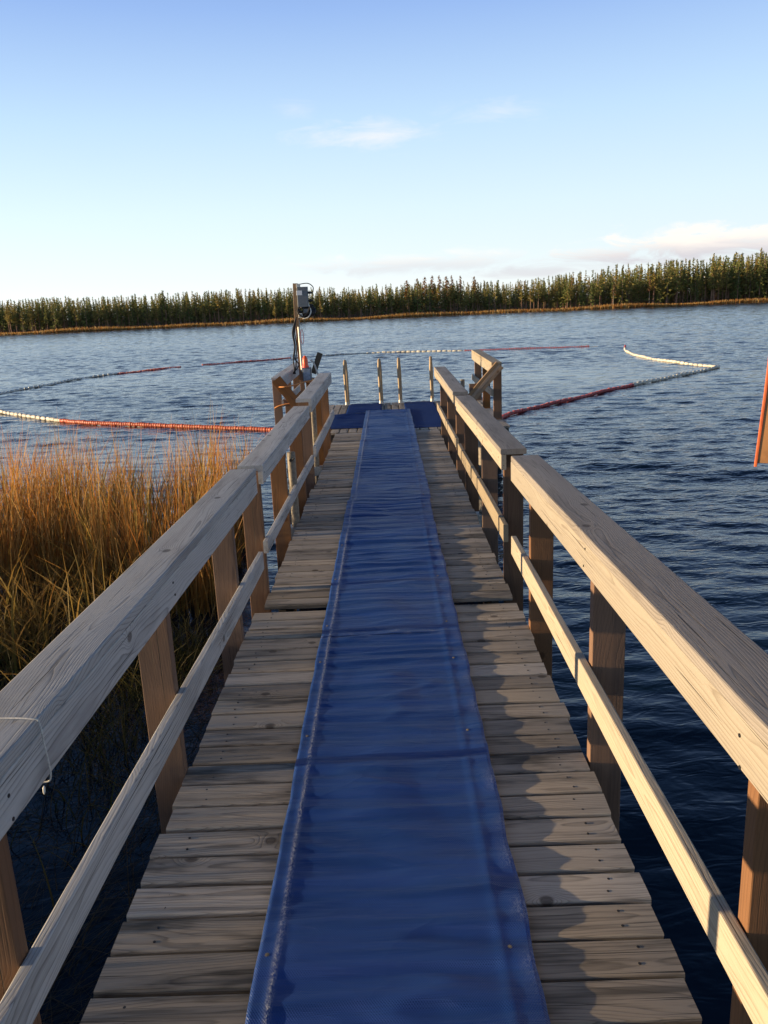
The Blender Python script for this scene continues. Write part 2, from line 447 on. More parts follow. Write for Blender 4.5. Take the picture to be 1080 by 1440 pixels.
def lake():
    """the lake as one rippled sheet: rows and columns crowd together near the jetty, the wind waves are real relief"""
    ys = [-58.0, -20.0, -6.0, -2.0]; y = -0.5
    while y < 176: ys.append(y); y += 0.028 + 0.0011 * max(y, 0) - 0.0000022 * y * y if y < 100 else 0.12
    ys = np.array(ys); tn = np.linspace(-1, 1, 640)
    half = np.clip(ys * 0.62 + 6.0, 6.0, 235); X = tn[None, :] * half[:, None]; Y = np.repeat(ys[:, None], 640, 1)
    dy = np.gradient(ys)[:, None]; dxg = (half / 320)[:, None]; dcell = np.maximum(dy, dxg * 0.6)
    rs = np.random.default_rng(3); Z = np.zeros_like(X); G = gust_amount(X, Y)
    for k in range(64):
        lam = 0.20 * (1.5 / 0.20) ** (k / 63); th = rs.normal(0.10, 0.40); amp = 0.0036 * lam ** 0.66
        kx, ky = sin(th) * 2 * pi / lam, cos(th) * 2 * pi / lam; ph = rs.uniform(0, 6.28)
        fade = np.clip((lam / dcell - 2.5) / 2.0, 0, 1)
        wob = 0.8 * np.sin(X * 0.31 / lam + Y * 0.23 / lam + k)
        q = np.sin(kx * X + ky * Y + ph + wob)
        Z += amp * fade * q * (0.75 + 0.25 * q)
    Z *= G; edge = (np.abs(tn) > 0.97)[None, :] | (ys < -1)[:, None]; Z[np.broadcast_to(edge, Z.shape)] = 0
    # side strips out to the far banks
    V = np.c_[X.ravel(), Y.ravel(), Z.ravel()]; nr, nc = X.shape
    idx = np.arange(nr * nc).reshape(nr, nc); f = np.stack([idx[:-1, :-1], idx[:-1, 1:], idx[1:, 1:], idx[1:, :-1]], -1).reshape(-1, 4)
    b = len(V); rows = list(range(0, nr, 24)) + ([nr - 1] if (nr - 1) % 24 else [])
    ext = np.array([(sx * 236.0, ys[r], 0) for sx in (-1, 1) for r in rows]); n = len(rows); f2 = []
    for a in range(n - 1):
        ra, rb = rows[a], rows[a + 1]
        f2.append((b + a, idx[ra, 0], idx[rb, 0], b + a + 1)); f2.append((idx[ra, -1], b + n + a, b + n + a + 1, idx[rb, -1]))
    o = mesh_np('lake_water', np.r_[V, ext], np.r_[f, np.array(f2)], M['water'], smooth=True, attrs=(('gust', np.r_[G.ravel(), np.full(len(ext), 0.7)]),))
    tag(o, kind='structure')


lake()


# ------------------------------------------------------------------ jetty
def lerp(a, b, u): return a + (b - a) * u


def planks(name, parent, x0, x1, y0, y1, pitch, mat, gap=0.016, jag=0.008):
    mb = MB(); n = max(1, round((y1 - y0) / pitch)); p = (y1 - y0) / n
    for i in range(n):
        y = y0 + (i + 0.5) * p; w = p - gap * random.uniform(0.7, 1.3)
        a = (x0 + random.uniform(-jag, jag), y + random.uniform(-.0015, .0015), DECK - 0.014 + random.uniform(-.0012, .0012))
        b = (x1 + random.uniform(-jag, jag), y + random.uniform(-.0015, .0015), DECK - 0.014 + random.uniform(-.0012, .0012))
        mb.board(a, b, w, 0.028, (0, 1, 0), rad=0.005, seg=0.2, warp=0.0012, ends=0.002)
        for xs in (x0 + 0.10, x1 - 0.10):
            for yo in (-0.028, 0.028):
                xc, yc = xs + random.uniform(-.012, .012), y + yo + random.uniform(-.005, .005)
                mb.cur = 1; mb.tube([(xc, yc, DECK - 0.004), (xc, yc, DECK + 0.0012)], 0.0042, 8); mb.cur = 0
    return mb.build(name, (mat, M['black']), parent)


def railing(root, side, y0, y1, X, top, bot, ltop, lbot, posts, pin, mat, y_low=None, capw=0.155, lmat=None, pmat=None):
    """one railing: cap laid flat over a side board on the inner face of the posts, and a lower rail.
    side=+1 right / -1 left, X inner face; top, bot, ltop, lbot are (near, far) heights above the deck"""
    sg = side; ct = 0.034; st = 0.030
    Z = lambda pr, u: DECK + lerp(pr[0], pr[1], u)
    mb = MB(); xm = X + sg * capw / 2
    mb.board((xm, y0, Z(top, 0) - ct / 2), (xm, y1, Z(top, 1) - ct / 2), capw, ct, (1, 0, 0), rad=0.005, warp=0.002, ends=0.002)
    cap = mb.build('cap_board', M['cap'] if mat is M['pale'] else mat, root)
    mb = MB(); h0, h1 = Z(top, 0) - ct - 0.001, Z(top, 1) - ct - 0.001
    hm = (h0 - Z(bot, 0) + h1 - Z(bot, 1)) / 2
    mb.board((X + sg * (st / 2 + 0.002), y0 + 0.004, h0 - hm / 2), (X + sg * (st / 2 + 0.002), y1 - 0.004, h1 - hm / 2), hm, st, (0, 0, 1), rad=0.004, warp=0.0015, ends=0.002)
    mb.cur = 1
    for yp in posts:
        for dz in (-0.03, 0.03):
            yy = yp + 0.024 + random.uniform(-.01, .01); zz = (h0 + h1) / 2 - hm / 2 + dz + random.uniform(-.006, .006)
            mb.tube([(X + sg * 0.006, yy, zz), (X + sg * 0.0008, yy, zz)], 0.0045, 8)
    mb.build('side_board', (mat, M['black']), root)
    mb = MB(); hl = (Z(ltop, 0) - Z(lbot, 0) + Z(ltop, 1) - Z(lbot, 1)) / 2
    ya, yb = y_low or (y0, y1)
    mb.board((X + sg * st / 2, ya, Z(ltop, 0) - hl / 2), (X + sg * st / 2, yb, Z(ltop, 1) - hl / 2), hl, st, (0, 0, 1), rad=0.004, warp=0.002, ends=0.003)
    mb.build('lower_rail', lmat or mat, root)
    for yp in posts:
        u = (yp - y0) / (y1 - y0); zt = Z(top, u) - ct - 0.004; xc = X + sg * (st + 0.004 + 0.06)
        mb = MB(); mb.board((xc, yp + 0.024, -0.9), (xc, yp + 0.024, zt), 0.12, 0.048, (1, 0, 0), rad=0.003, seg=0.5)
        mb.build('post', pmat or M['post'], root)
    return cap


def joists(root, x0, x1, y0, y1):
    for x in (x0 + 0.10, (x0 + x1) / 2, x1 - 0.10):
        mb = MB(); mb.board((x, y0 + 0.03, DECK - 0.105), (x, y1 - 0.03, DECK - 0.105), 0.145, 0.045, (0, 0, 1), rad=0.003)
        mb.build('joist', M['joist'], root)
    for y in (y0 + 0.28, y1 - 0.28):
        mb = MB(); mb.board((x0 + 0.03, y, DECK - 0.27), (x1 - 0.03, y, DECK - 0.27), 0.17, 0.05, (0, 0, 1), rad=0.003)
        mb.build('cross_beam', M['joist'], root)


S1 = tag(empty('jetty_section', (0, 0, 0)), 'near grey jetty section with plank deck, two low timber railings and brown posts', 'jetty')
planks('deck', S1, -0.83, 0.70, 0.62, 4.382, 0.1355, M['deck'])
joists(S1, -0.83, 0.70, 0.62, 4.375)
railing(S1, 1, 0.55, 4.42, 0.67, (0.935, 0.861), (0.775, 0.73), (0.405, 0.390), (0.292, 0.284), (0.15 + 0.5, 1.40, 2.69, 3.98), 0.70, M['pale'])
railing(S1, -1, 0.55, 4.62, -0.80, (0.868, 0.808), (0.716, 0.664), (0.400, 0.296), (0.285, 0.192), (0.65, 1.40, 2.70, 3.97), -0.83, M['grey'])

S2 = tag(empty('jetty_section', (0, 0, 0)), 'middle jetty section, railed with weathered boards, a dark gap before and behind it', 'jetty')
planks('deck', S2, -0.79, 0.685, 4.465, 7.64, 0.128, M['deck'])
joists(S2, -0.79, 0.685, 4.465, 7.655)
railing(S2, 1, 4.70, 7.96, 0.655, (0.850, 0.815), (0.720, 0.685), (0.402, 0.380), (0.285, 0.280), (4.81, 6.0, 7.30), 0.68, M['pale'], y_low=(4.62, 7.7))
railing(S2, -1, 4.70, 7.75, -0.772, (0.812, 0.800), (0.700, 0.680), (0.350, 0.290), (0.262, 0.225), (4.74, 5.96, 7.22), -0.79, M['grey'], y_low=(4.66, 7.9))

S3 = tag(empty('jetty_section', (0, 0, 0)), 'far jetty section whose railings end at the bathing platform', 'jetty')
planks('deck', S3, -0.77, 0.685, 7.69, 11.16, 0.128, M['deck'])
joists(S3, -0.77, 0.685, 7.69, 11.16)
railing(S3, 1, 8.18, 11.45, 0.655, (0.830, 0.845), (0.695, 0.722), (0.384, 0.390), (0.285, 0.300), (8.06 + .2, 9.41, 10.66), 0.68, M['pale'], y_low=(7.95, 11.0))
railing(S3, -1, 7.78, 10.75, -0.752, (0.866, 0.878), (0.738, 0.740), (0.365, 0.372), (0.262, 0.258), (7.97, 9.24, 10.45), -0.77, M['grey'], y_low=(7.95, 10.9))

# bathing platform at the end, planks lengthwise
PX0, PX1, PY0, PY1 = -1.62, 1.70, 11.20, 14.62
PL = tag(empty('bathing_platform', (0, 0, 0)), 'wooden bathing platform at the jetty end, lengthwise planks and side rails', 'platform')
mb = MB(); n = 26; p = (PX1 - PX0) / n
for i in range(n):
    xc = PX0 + (i + 0.5) * p
    for ya, yb in ((PY0 + 0.32 + 0.006, PY1), (PY0, PY0 + 0.32)):
        mb.board((xc, ya + random.uniform(0, .01), DECK - 0.014), (xc, yb + random.uniform(-.01, 0), DECK - 0.014), p - 0.014, 0.028, (1, 0, 0), rad=0.004, seg=0.4)
mb.build('deck', M['deck'], PL)
for y in (PY0 + 0.06, 12.3, 13.4, PY1 - 0.06):
    mb = MB(); mb.board((PX0 + .02, y, DECK - 0.11), (PX1 - .02, y, DECK - 0.11), 0.15, 0.05, (0, 0, 1)); mb.build('cross_beam', M['joist'], PL)
for sx in (PX0 + 0.35, PX1 - 0.35, 0.0):
    mb = MB(); mb.tube([(sx, PY0 + 0.1, 0.10), (sx, PY1 - 0.1, 0.10)], 0.24, 18); mb.build('pontoon', M['black'], PL)


def side_rail(sg, X, y0, y1, z0, z1, posts, mat):
    ct = 0.036; w = 0.15; xm = X + sg * w / 2
    mb = MB(); mb.board((xm, y0, z0 - ct / 2), (xm, y1, z1 - ct / 2), w, ct, (1, 0, 0), ends=0.002); mb.build('cap_board', mat, PL)
    mb = MB(); mb.board((X + sg * 0.016, y0 + .005, z0 - ct - 0.066), (X + sg * 0.016, y1 - .005, z1 - ct - 0.066), 0.13, 0.030, (0, 0, 1)); mb.build('side_board', mat, PL)
    mb = MB(); mb.board((X + sg * 0.015, y0 + .03, DECK + 0.40), (X + sg * 0.015, y1, DECK + 0.40), 0.10, 0.028, (0, 0, 1)); mb.build('lower_rail', mat, PL)
    for yp in posts:
        zt = lerp(z0, z1, (yp - y0) / (y1 - y0)) - ct - .002
        mb = MB(); mb.board((X + sg * 0.095, yp + .024, 0.25), (X + sg * 0.095, yp + .024, zt), 0.12, 0.048, (1, 0, 0), seg=0.5); mb.build('post', M['post'], PL)


side_rail(1, 1.515, 11.80, 14.60, 1.495, 1.535, (11.86, 13.2, 14.4), M['pale'])
side_rail(-1, -1.52, 11.55, 14.45, 1.43, 1.45, (11.62, 12.9, 14.2), M['grey'])
# slanting boards from each side rail down to the walkway railing
mb = MB()
for k in range(3): mb.board((1.665 - k * .036, 11.765, 1.43 + k * 0.0325), (1.245 - k * .036, 11.765, 0.965 + k * 0.0325), 0.045, 0.06, (1, 0, -0.9), rad=0.003)
mb.build('brace', M['batten'], PL)
mb = MB(); mb.board((1.235, 11.80, 0.45), (1.235, 11.80, 1.20), 0.10, 0.048, (1, 0, 0)); mb.build('brace_post', M['post'], PL)
mb = MB(); mb.board((-1.60, 11.52, 1.41), (-1.22, 11.52, 0.90), 0.15, 0.04, (1, 0, 0.8), rad=0.003); mb.build('brace', M['post'], PL)
mb = MB(); mb.board((-1.60, 11.60, 1.06), (-1.05, 11.60, 1.06), 0.09, 0.03, (0, 0, 1)); mb.build('cross_rail', M['post'], PL)


# ------------------------------------------------------------------ blue runners and mats
def tarp(name, x0, x1, y0, y1, z, mat, seed, label, group, ridge=0.0095, lip=1.0, hem=True, nx=None, dy=0.011, pitch=0.1355):
    rs = np.random.default_rng(seed); nx = nx or int((x1 - x0) / 0.0125) + 1; ny = int((y1 - y0) / dy) + 1
    xs = np.linspace(x0, x1, nx); ys = np.linspace(y0, y1, ny); V = np.zeros((ny, nx, 3)); wear = np.zeros((ny, nx))
    for j, y in enumerate(ys):
        # cloth sags into the plank gaps and carries cross wrinkles
        n0 = vnoise(y * 1.3, seed * 3.1); amp = ridge * (0.55 + 0.9 * abs(vnoise(y * 0.8, seed + 5.5)))
        for i, x in enumerate(xs):
            u = (x - x0) / (x1 - x0); e0 = x - x0; e1 = x1 - x
            ph = y + 0.05 * vnoise(x * 1.6, y * 0.9, seed)
            h = amp * (0.55 * max(0.0, 1 - abs(vnoise(x * 1.4, ph * 7.0, seed + 21)) * 7) + 1.1 * vnoise(x * 0.9, ph * 13.0, seed) + 0.6 * vnoise(x * 2.2, ph * 34.0, seed + 2) + 0.25 * cos(2 * pi * ph / pitch))
            h += ridge * 0.9 * max(0, vnoise(x * 3 + y * 1.1, y * 2.3 - x, seed + 9)) * 1.4
            edge = min(e0, e1); damp = min(1.0, edge / 0.10)
            h = h * (0.45 + 0.55 * damp) + ridge * 0.8
            dxx = 0.0
            if lip:
                # right edge: loose flap curling up in uneven scallops
                f = max(0.0, 1 - e1 / 0.075); sc = 0.5 + 0.5 * sin(2 * pi * y / 0.21 + 2.6 * vnoise(y * 1.7, seed)) + 0.55 * vnoise(y * 5.1, 3.3)
                h += lip * 0.0105 * max(0, sc) * (0.5 + 1.3 * abs(vnoise(y * 1.15, 14.2))) * f * (1 - 0.35 * f); dxx = 0.010 * vnoise(y * 6.0, 7.7) * f
                fold = math.exp(-((e1 - 0.085) / 0.012) ** 2); h += lip * 0.0035 * fold
                f0 = max(0.0, 1 - e0 / 0.05); h += lip * 0.003 * max(0, vnoise(y * 8, 1.2)) * f0; dxx += 0.006 * vnoise(y * 5, 2.2) * f0
            if hem:
                hc = 0.052 + 0.006 * vnoise(y * 3.0, 4.4); k = math.exp(-((e0 - hc) / 0.006) ** 2); h += 0.005 * k * (1 + 0.6 * vnoise(y * 14, 6.1))
                wear[j, i] = max(k, 0.0)
                if e1 < 0.05: wear[j, i] = max(wear[j, i], 0.8 * max(0, vnoise(y * 7.5, 8.8) + 0.12) * (1 - e1 / 0.05))
                for ye in (y0, y1):
                    if abs(y - ye) < 0.05: wear[j, i] = max(wear[j, i], 0.45 * max(0, vnoise(x * 30, y * 30)))
            V[j, i] = (x + dxx, y, z + max(h, 0.0005))
    f = np.array([(j * nx + i, j * nx + i + 1, (j + 1) * nx + i + 1, (j + 1) * nx + i) for j in range(ny - 1) for i in range(nx - 1)])
    v = V.reshape(-1, 3)
    # thickness: a skirt folded down round the rim
    rim = [i for i in range(nx)] + [j * nx + nx - 1 for j in range(1, ny)] + [(ny - 1) * nx + i for i in range(nx - 2, -1, -1)] + [j * nx for j in range(ny - 2, 0, -1)]
    b = len(v); low = v[rim].copy(); low[:, 2] -= 0.0025
    f2 = np.array([(rim[k], rim[(k + 1) % len(rim)], b + (k + 1) % len(rim), b + k) for k in range(len(rim))])[:, ::-1]
    o = mesh_np(name, np.r_[v, low], np.r_[f, f2], mat, smooth=True, attrs=(('wear', np.r_[wear.ravel(), np.zeros(len(rim))]),))
    tag(o, label, 'mat', group)
    # washers and screws along the edges
    y = y0 + 0.15
    while y < y1 and hem:
        for xx in (x0 + 0.03, x1 - 0.055):
            i = min(nx - 1, int((xx - x0) / (x1 - x0) * (nx - 1))); j = min(ny - 1, int((y - y0) / (y1 - y0) * (ny - 1))); q = V[j, i]
            mb = MB(); mb.tube([(q[0], q[1], q[2] - .002), (q[0], q[1], q[2] + .0016)], 0.0062, 14); mb.tube([(q[0], q[1], q[2]), (q[0], q[1], q[2] + .003)], 0.003, 8)
            mb.build('washer', M['pipe'], o)
        y += 0.62 + 0.55 * rs.random()
    return o


RG = 'blue runner mats laid end to end along the jetty'
tarp('runner_mat', -0.415, 0.330, 0.75, 3.975, DECK + 0.003, M['tarp'], 1, 'nearest long blue runner mat, ends at the frayed cross seam', RG)
tarp('runner_mat', -0.412, 0.330, 3.95, 7.03, DECK + 0.006, M['tarp'], 2, 'middle blue runner mat lying over the dark gap between jetty sections', RG)
tarp('runner_mat', -0.395, 0.345, 7.0, 10.35, DECK + 0.003, M['tarp'], 3, 'third blue runner mat on the far jetty section', RG, dy=0.016)
tarp('runner_mat', -0.390, 0.350, 10.32, 13.42, DECK + 0.010, M['tarp'], 4, 'last blue runner mat, reaching onto the bathing platform', RG, dy=0.016)
PG = 'blue mats covering the bathing platform'
tarp('platform_mat', -0.93, -0.36, 11.56, 13.15, DECK + 0.003, M['tarp2'], 5, 'blue platform mat left of the runner, nearer of two', PG, lip=0, hem=False, nx=24, dy=0.03)
tarp('platform_mat', -0.72, -0.13, 13.22, 14.5, DECK + 0.003, M['tarp2'], 6, 'blue platform mat behind the left ladder handles', PG, lip=0, hem=False, nx=24, dy=0.03)
tarp('platform_mat', 0.27, 0.80, 11.36, 14.55, DECK + 0.003, M['tarp2'], 7, 'smooth dark blue platform mat before the right ladder', PG, lip=0, hem=False, nx=24, dy=0.03, ridge=0.0015)


# ------------------------------------------------------------------ bathing ladders
def ladder(x0, x1, label):
    t = tag(empty('bathing_ladder', ((x0 + x1) / 2, PY1, DECK)), label, 'ladder', 'steel ladders at the platform end')
    ox, oy, oz = t.location
    for x in (x0, x1):
        mb = MB(); pts = [(x - ox - .02, -0.16, 0.0), (x - ox - 0.035, -0.16, 0.62)]
        for k in range(9):
            q = pi * k / 8; pts.append((x - ox - 0.022 - 0.008 * cos(q), -0.075 - 0.085 * cos(q), 0.70 + 0.085 * sin(q)))
        pts += [(x - ox - 0.004, 0.02, 0.55), (x - ox + .01, 0.03, -1.3)]
        mb.tube(pts, 0.024, 12); h = mb.build('handrail', M['handle'], t, smooth=60)
        mb = MB(); mb.box((x - ox, -0.15, 0.008), (0.11, 0.11, 0.012)); mb.tube([(x - ox - .02, -0.16, 0.012), (x - ox - .02, -0.16, 0.06)], 0.03, 12); mb.build('foot_plate', M['steel_dull'], h)
    for k in range(4):
        mb = MB(); mb.box(((0), 0.03, -0.25 - 0.28 * k), (x1 - x0, 0.08, 0.03)); mb.build('rung', M['steel_dull'], t)
    return t


ladder(-0.74, -0.125, 'left bathing ladder with steel hoop handles')
ladder(0.225, 0.80, 'right bathing ladder, handles beside the dark blue mat')


# ------------------------------------------------------------------ mooring pipes
def pipe(x, y, top, label, bolt):
    t = tag(empty('mooring_pipe', (x, y, 0)), label, 'pipe', 'steel mooring pipes beside the jetty')
    mb = MB(); mb.tube([(0, 0, -1.2), (0, 0, top - 0.004), (0, 0, top)], [0.034, 0.034, 0.030], 18); mb.build('tube', M['pipe'], t, smooth=50)
    mb = MB(); mb.box((0, 0, DECK - 0.09), (0.14, 0.11, 0.10)); mb.build('bracket', M['steel_dull'], t)
    if bolt:
        mb = MB(); mb.tube([(0.0, -0.03, top - 0.06), (0.0, -0.052, top - 0.06)], 0.014, 6); mb.tube([(0.012, -0.045, top - .06), (0.03, -0.06, top - .04)], 0.006, 6); mb.build('bolt', M['black'], t)


pipe(-0.815, 6.42, 1.235, 'pale steel pipe with dark bolt behind the left railing', True)
pipe(-0.86, 9.0, 1.30, 'sunlit steel pipe behind the far left railing boards', False)
pipe(0.765, 6.6, 1.28, 'steel pipe behind the right railing of the middle section', False)
pipe(1.19, 12.9, 1.17, 'steel pipe below the slanting brace on the right of the platform', False)

# chain hanging by the right railing
mb = MB(); z = 1.22; k = 0
while z > 0.2:
    q = pi / 2 * (k % 2); c = Vector((0.80, 5.35, z)); pts = []
    for a in range(13):
        w = 2 * pi * a / 12; pts.append(c + Vector((cos(q) * 0.020 * cos(w), sin(q) * 0.020 * cos(w), 0.034 * sin(w))))
    mb.tube(pts, 0.0065, 6, cap=False); z -= 0.052; k += 1
tag(mb.build('chain', M['drope'], smooth=60), 'dark link chain hanging outside the right railing', 'chain')

# ------------------------------------------------------------------ measuring post with boxes and lamp
px, py = -1.405, 13.0
t = tag(empty('instrument_post', (px, py, DECK)), 'tall timber post at the platform corner, taller than everything on the jetty', 'post')
mb = MB(); mb.board((-0.005, 0, 1.45), (0.015, 0, 2.11), 0.075, 0.05, (1, 0, 0)); mb.build('upper_batten', M['batten'], t)
mb = MB(); mb.board((0.03, 0.05, -0.3), (0.0, 0.05, 1.62), 0.07, 0.045, (1, 0, 0)); mb.build('shaft', M['post'], t)
mb = MB(); mb.tube([(0.03, 0.0, 0.75), (0.02, 0.0, 1.55)], 0.018, 12); mb.build('conduit', M['steel_dull'], t, smooth=60)

t = tag(empty('control_box', (-1.28, 12.93, 2.52)), 'grey weatherproof box with cable glands fixed high on the timber post', 'electrical box')
mb = MB(); mb.box((0, 0, 0.03), (0.17, 0.11, 0.30), rad=0.012); mb.build('housing', M['greybox'], t)
mb = MB(); mb.box((-0.045, -0.062, 0.09), (0.09, 0.012, 0.07)); mb.build('label_plate', M['whitebox'], t)
for k, (gx_, gz_) in enumerate(((0.10, 0.09), (0.10, -0.03), (0.10, -0.10))):
    mb = MB(); mb.tube([(gx_ - .02, 0, gz_), (gx_ + .03, 0, gz_)], 0.020, 10); mb.tube([(gx_ + .03, 0, gz_), (gx_ + .06, 0, gz_ - 0.005)], 0.012, 8); mb.build('cable_gland', M['black'], t, smooth=50)
mb = MB(); mb.box((-0.06, 0, 0.20), (0.06, 0.06, 0.06)); mb.build('cap_fitting', M['steel_dull'], t)


def wire(pts, r, n=40):
    """smooth curve through points"""
    P = [Vector(p) for p in pts]; out = []
    for i in range(len(P) - 1):
        p0, p1, p2, p3 = P[max(i - 1, 0)], P[i], P[i + 1], P[min(i + 2, len(P) - 1)]
        for k in range(8):
            u = k / 8; out.append(0.5 * ((2 * p1) + (p2 - p0) * u + (2 * p0 - 5 * p1 + 4 * p2 - p3) * u * u + (3 * p1 - p0 - 3 * p2 + p3) * u ** 3))
    return out + [P[-1]]


mb = MB()
for k in range(7):
    rr = 0.045 + 0.011 * k; c = (-0.02 + 0.010 * k, -0.03 + 0.008 * k, -0.165 - 0.004 * k)
    pts = [(c[0] + rr * cos(q) * 1.25, c[1] + 0.02 * sin(3 * q), c[2] + rr * 0.75 * sin(q)) for q in np.linspace(pi * 0.5, pi * 2.6, 22)]
    mb.tube(pts, 0.016, 7)
o = mb.build('cable_coil', M['black'], smooth=60); o.location = (-1.28, 12.93, 2.52)
mb = MB(); mb.tube(wire([(0.16, 0, 0.085), (0.17, 0, 0.17), (0.09, 0, 0.23), (-0.05, 0, 0.22)], 0.01), 0.007, 7)
hp = mb.build('cable', M['black'], smooth=60); hp.location = (-1.28, 12.93, 2.52); tag(hp, 'thin black cable arching over the grey box to its top gland', 'cable')
tag(o, 'tangle of black cables coiled under the grey box on the post', 'cable')
mb = MB(); mb.tube(wire([(-1.20, 12.9, 2.44), (-1.165, 12.9, 2.33), (-1.21, 12.88, 2.24), (-1.30, 12.9, 2.22)], .01), 0.009, 8)
tag(mb.build('cable', M['white'], smooth=60), 'short white cable curving below the grey box', 'cable')
mb = MB()
for dx_, ph in ((-0.06, 0.0), (-0.04, 1.7), (-0.075, 3.1)):
    mb.tube(wire([(px + .0, py - .05, 2.25), (px + dx_, py - .06, 2.02), (px + dx_ * 0.8 + 0.01 * sin(ph), py - .05, 1.8), (px + dx_ * 1.2, py - .06, 1.62), (px - 0.05 + 0.04 * cos(ph), py - .05, 1.5), (px - 0.13 + .05 * ph / 3, py - .03, 1.36)], .01), 0.010, 7)
tag(mb.build('cable', M['drope'], smooth=60), 'dark cables hanging down the left side of the timber post', 'cable')
mb = MB()
pts = [(px + 0.075 + 0.022 * cos(q), py - 0.07, 1.94 + 0.11 * sin(q)) for q in np.linspace(0, 2 * pi, 25)]
mb.tube(pts, 0.005, 6, cap=False)
tag(mb.build('rope_loop', plain('purple_cord', (0.20, 0.03, 0.07), 0.7)), 'thin purplish loop of cord hanging from the post', 'rope')

for k, (x_, z_, w_, h_, mt, lb) in enumerate(((-1.24, 2.335, 0.10, 0.085, 'black', 'black relay case tucked under the grey box among cables'), (-1.33, 2.27, 0.06, 0.07, 'steel_dull', 'small zinc bracket case on the post below the cable tangle'))):
    t = tag(empty('junction_case', (x_, 12.91, z_)), lb, 'electrical box')
    mb = MB(); mb.box((0, 0, 0), (w_, 0.07, h_), rad=0.006); mb.build('housing', M[mt], t)
    mb = MB(); mb.box((0, -0.038, 0), (w_ * 0.7, 0.005, h_ * 0.6)); mb.build('lid', M['greybox'], t)
mb = MB(); mb.tube(wire([(-1.33, 12.9, 2.42), (-1.37, 12.86, 2.33), (-1.30, 12.85, 2.25), (-1.22, 12.86, 2.30), (-1.17, 12.88, 2.40)], .01), 0.010, 7)
tag(mb.build('cable', M['drope'], smooth=60), 'dark grey cable looping across the black cable tangle', 'cable')
t = tag(empty('warning_lamp', (-1.275, 12.6, 1.49)), 'orange domed warning lamp on top of the small grey cabinet', 'lamp')
mb = MB(); mb.tube([(0, 0, 0.0), (0, 0, 0.02), (0, 0, 0.03), (0, 0, 0.10), (0, 0, 0.14), (0, 0, 0.165), (0, 0, 0.178)], [0.05, 0.05, 0.043, 0.043, 0.036, 0.022, 0.004], 18); mb.build('dome', M['orange'], t, smooth=50)
mb = MB(); mb.tube([(0, 0, -0.012), (0, 0, 0.012)], 0.054, 18); mb.build('collar', M['red'], t)
t = tag(empty('cabinet', (-1.255, 12.6, 1.17)), 'small grey cabinet standing between the post and the far left railing', 'cabinet')
mb = MB(); mb.box((0, 0, 0.20), (0.135, 0.10, 0.23), rad=0.006); mb.build('housing', M['greybox'], t)
mb = MB(); mb.box((0, -0.052, 0.20), (0.105, 0.006, 0.19)); mb.build('door', plain('slate_panel', (0.22, 0.26, 0.33), 0.4), t)
mb = MB(); mb.board((0, 0.02, -0.95), (0, 0.02, 0.085), 0.06, 0.045, (1, 0, 0)); mb.build('stand', M['post'], t)
mb = MB(); mb.tube(wire([(-1.56, 11.49, 1.30), (-1.42, 11.48, 1.305), (-1.30, 12.2, 1.29), (-1.14, 12.52, 1.30), (-1.22, 12.60, 1.315), (-1.17, 12.58, 1.26), (-1.27, 12.5, 1.27)], .01), 0.010, 7)
tag(mb.build('orange_cord', M['orope'], smooth=60), 'orange cord strung from the slanting brace to the grey cabinet', 'cord')
mb = MB(); mb.tube(wire([(-1.66, 11.60, 0.99), (-1.60, 11.57, 1.02), (-1.45, 11.56, 1.05), (-1.2, 11.56, 1.05), (-0.95, 11.5, 1.02)], .01), 0.009, 7)
tag(mb.build('orange_cord', M['orope'], smooth=60), 'orange cord tied low round the left platform rail post', 'cord')
t = tag(empty('plank_offcut', (-1.135, 13.1, 1.37)), 'short dark plank leaning out behind the warning lamp', 'plank')
mb = MB(); mb.board((-0.07, 0, -0.02), (0.06, 0, 0.30), 0.09, 0.045, (1, 0, -0.4)); mb.build('board', M['joist'], t)
mb = MB(); mb.tube(wire([(-0.10, -0.04, 0.2), (-0.05, -0.05, 0.15), (-0.01, -0.05, 0.02), (0.03, -0.05, -0.12)], .01), 0.014, 7); mb.build('strap', M['rope'], t)

# cord wrapped over the near left railing
mb = MB(); xa = -0.80
mb.tube(wire([(-1.0, 1.605, 1.30), (-0.972, 1.60, 1.49), (-0.955, 1.595, 1.508), (-0.88, 1.588, 1.509), (-0.81, 1.58, 1.509), (-0.795, 1.58, 1.500), (-0.793, 1.582, 1.45), (-0.793, 1.588, 1.36), (-0.82, 1.59, 1.345), (-0.9, 1.6, 1.34)], .01), 0.0021, 8)
tag(mb.build('tied_cord', M['rope'], smooth=60), 'thin white cord wrapped over the near left handrail', 'cord')
mb = MB(); mb.tube([(-0.80, 1.565, 1.352), (-0.80, 1.563, 1.348), (-0.80, 1.561, 1.340), (-0.80, 1.56, 1.334)], [0.001, .003, .003, .001], 8)
tag(mb.build('cord_knot', M['white'], smooth=60), 'tiny white cord end below the left handrail', 'cord')

# sign board on the right, seen from behind
t = tag(empty('sign_board', (1.757, 3.0, 0)), 'sign board with sunlit orange edge and plain brown back at the right', 'sign')
mb = MB(); mb.board((-0.035, 0.05, 1.672), (-0.005, 0.05, 2.25), 0.56, 0.010, (0.955, -0.296, 0), rad=0.002); o = mb.build('panel', M['signback'], t)
mb = MB(); mb.board((-0.3055, 0.133, 1.670), (-0.2755, 0.133, 2.252), 0.010, 0.016, (0.955, -0.296, 0), rad=0.002); mb.build('sunlit_edge', M['signedge'], t)  # the panel's sunlit edge, coloured orange as a separate strip
mb = MB(); mb.board((0.20, 0.07, -1.0), (0.20, 0.07, 2.2), 0.07, 0.07, (1, 0, 0)); mb.build('post', M['post'], t)


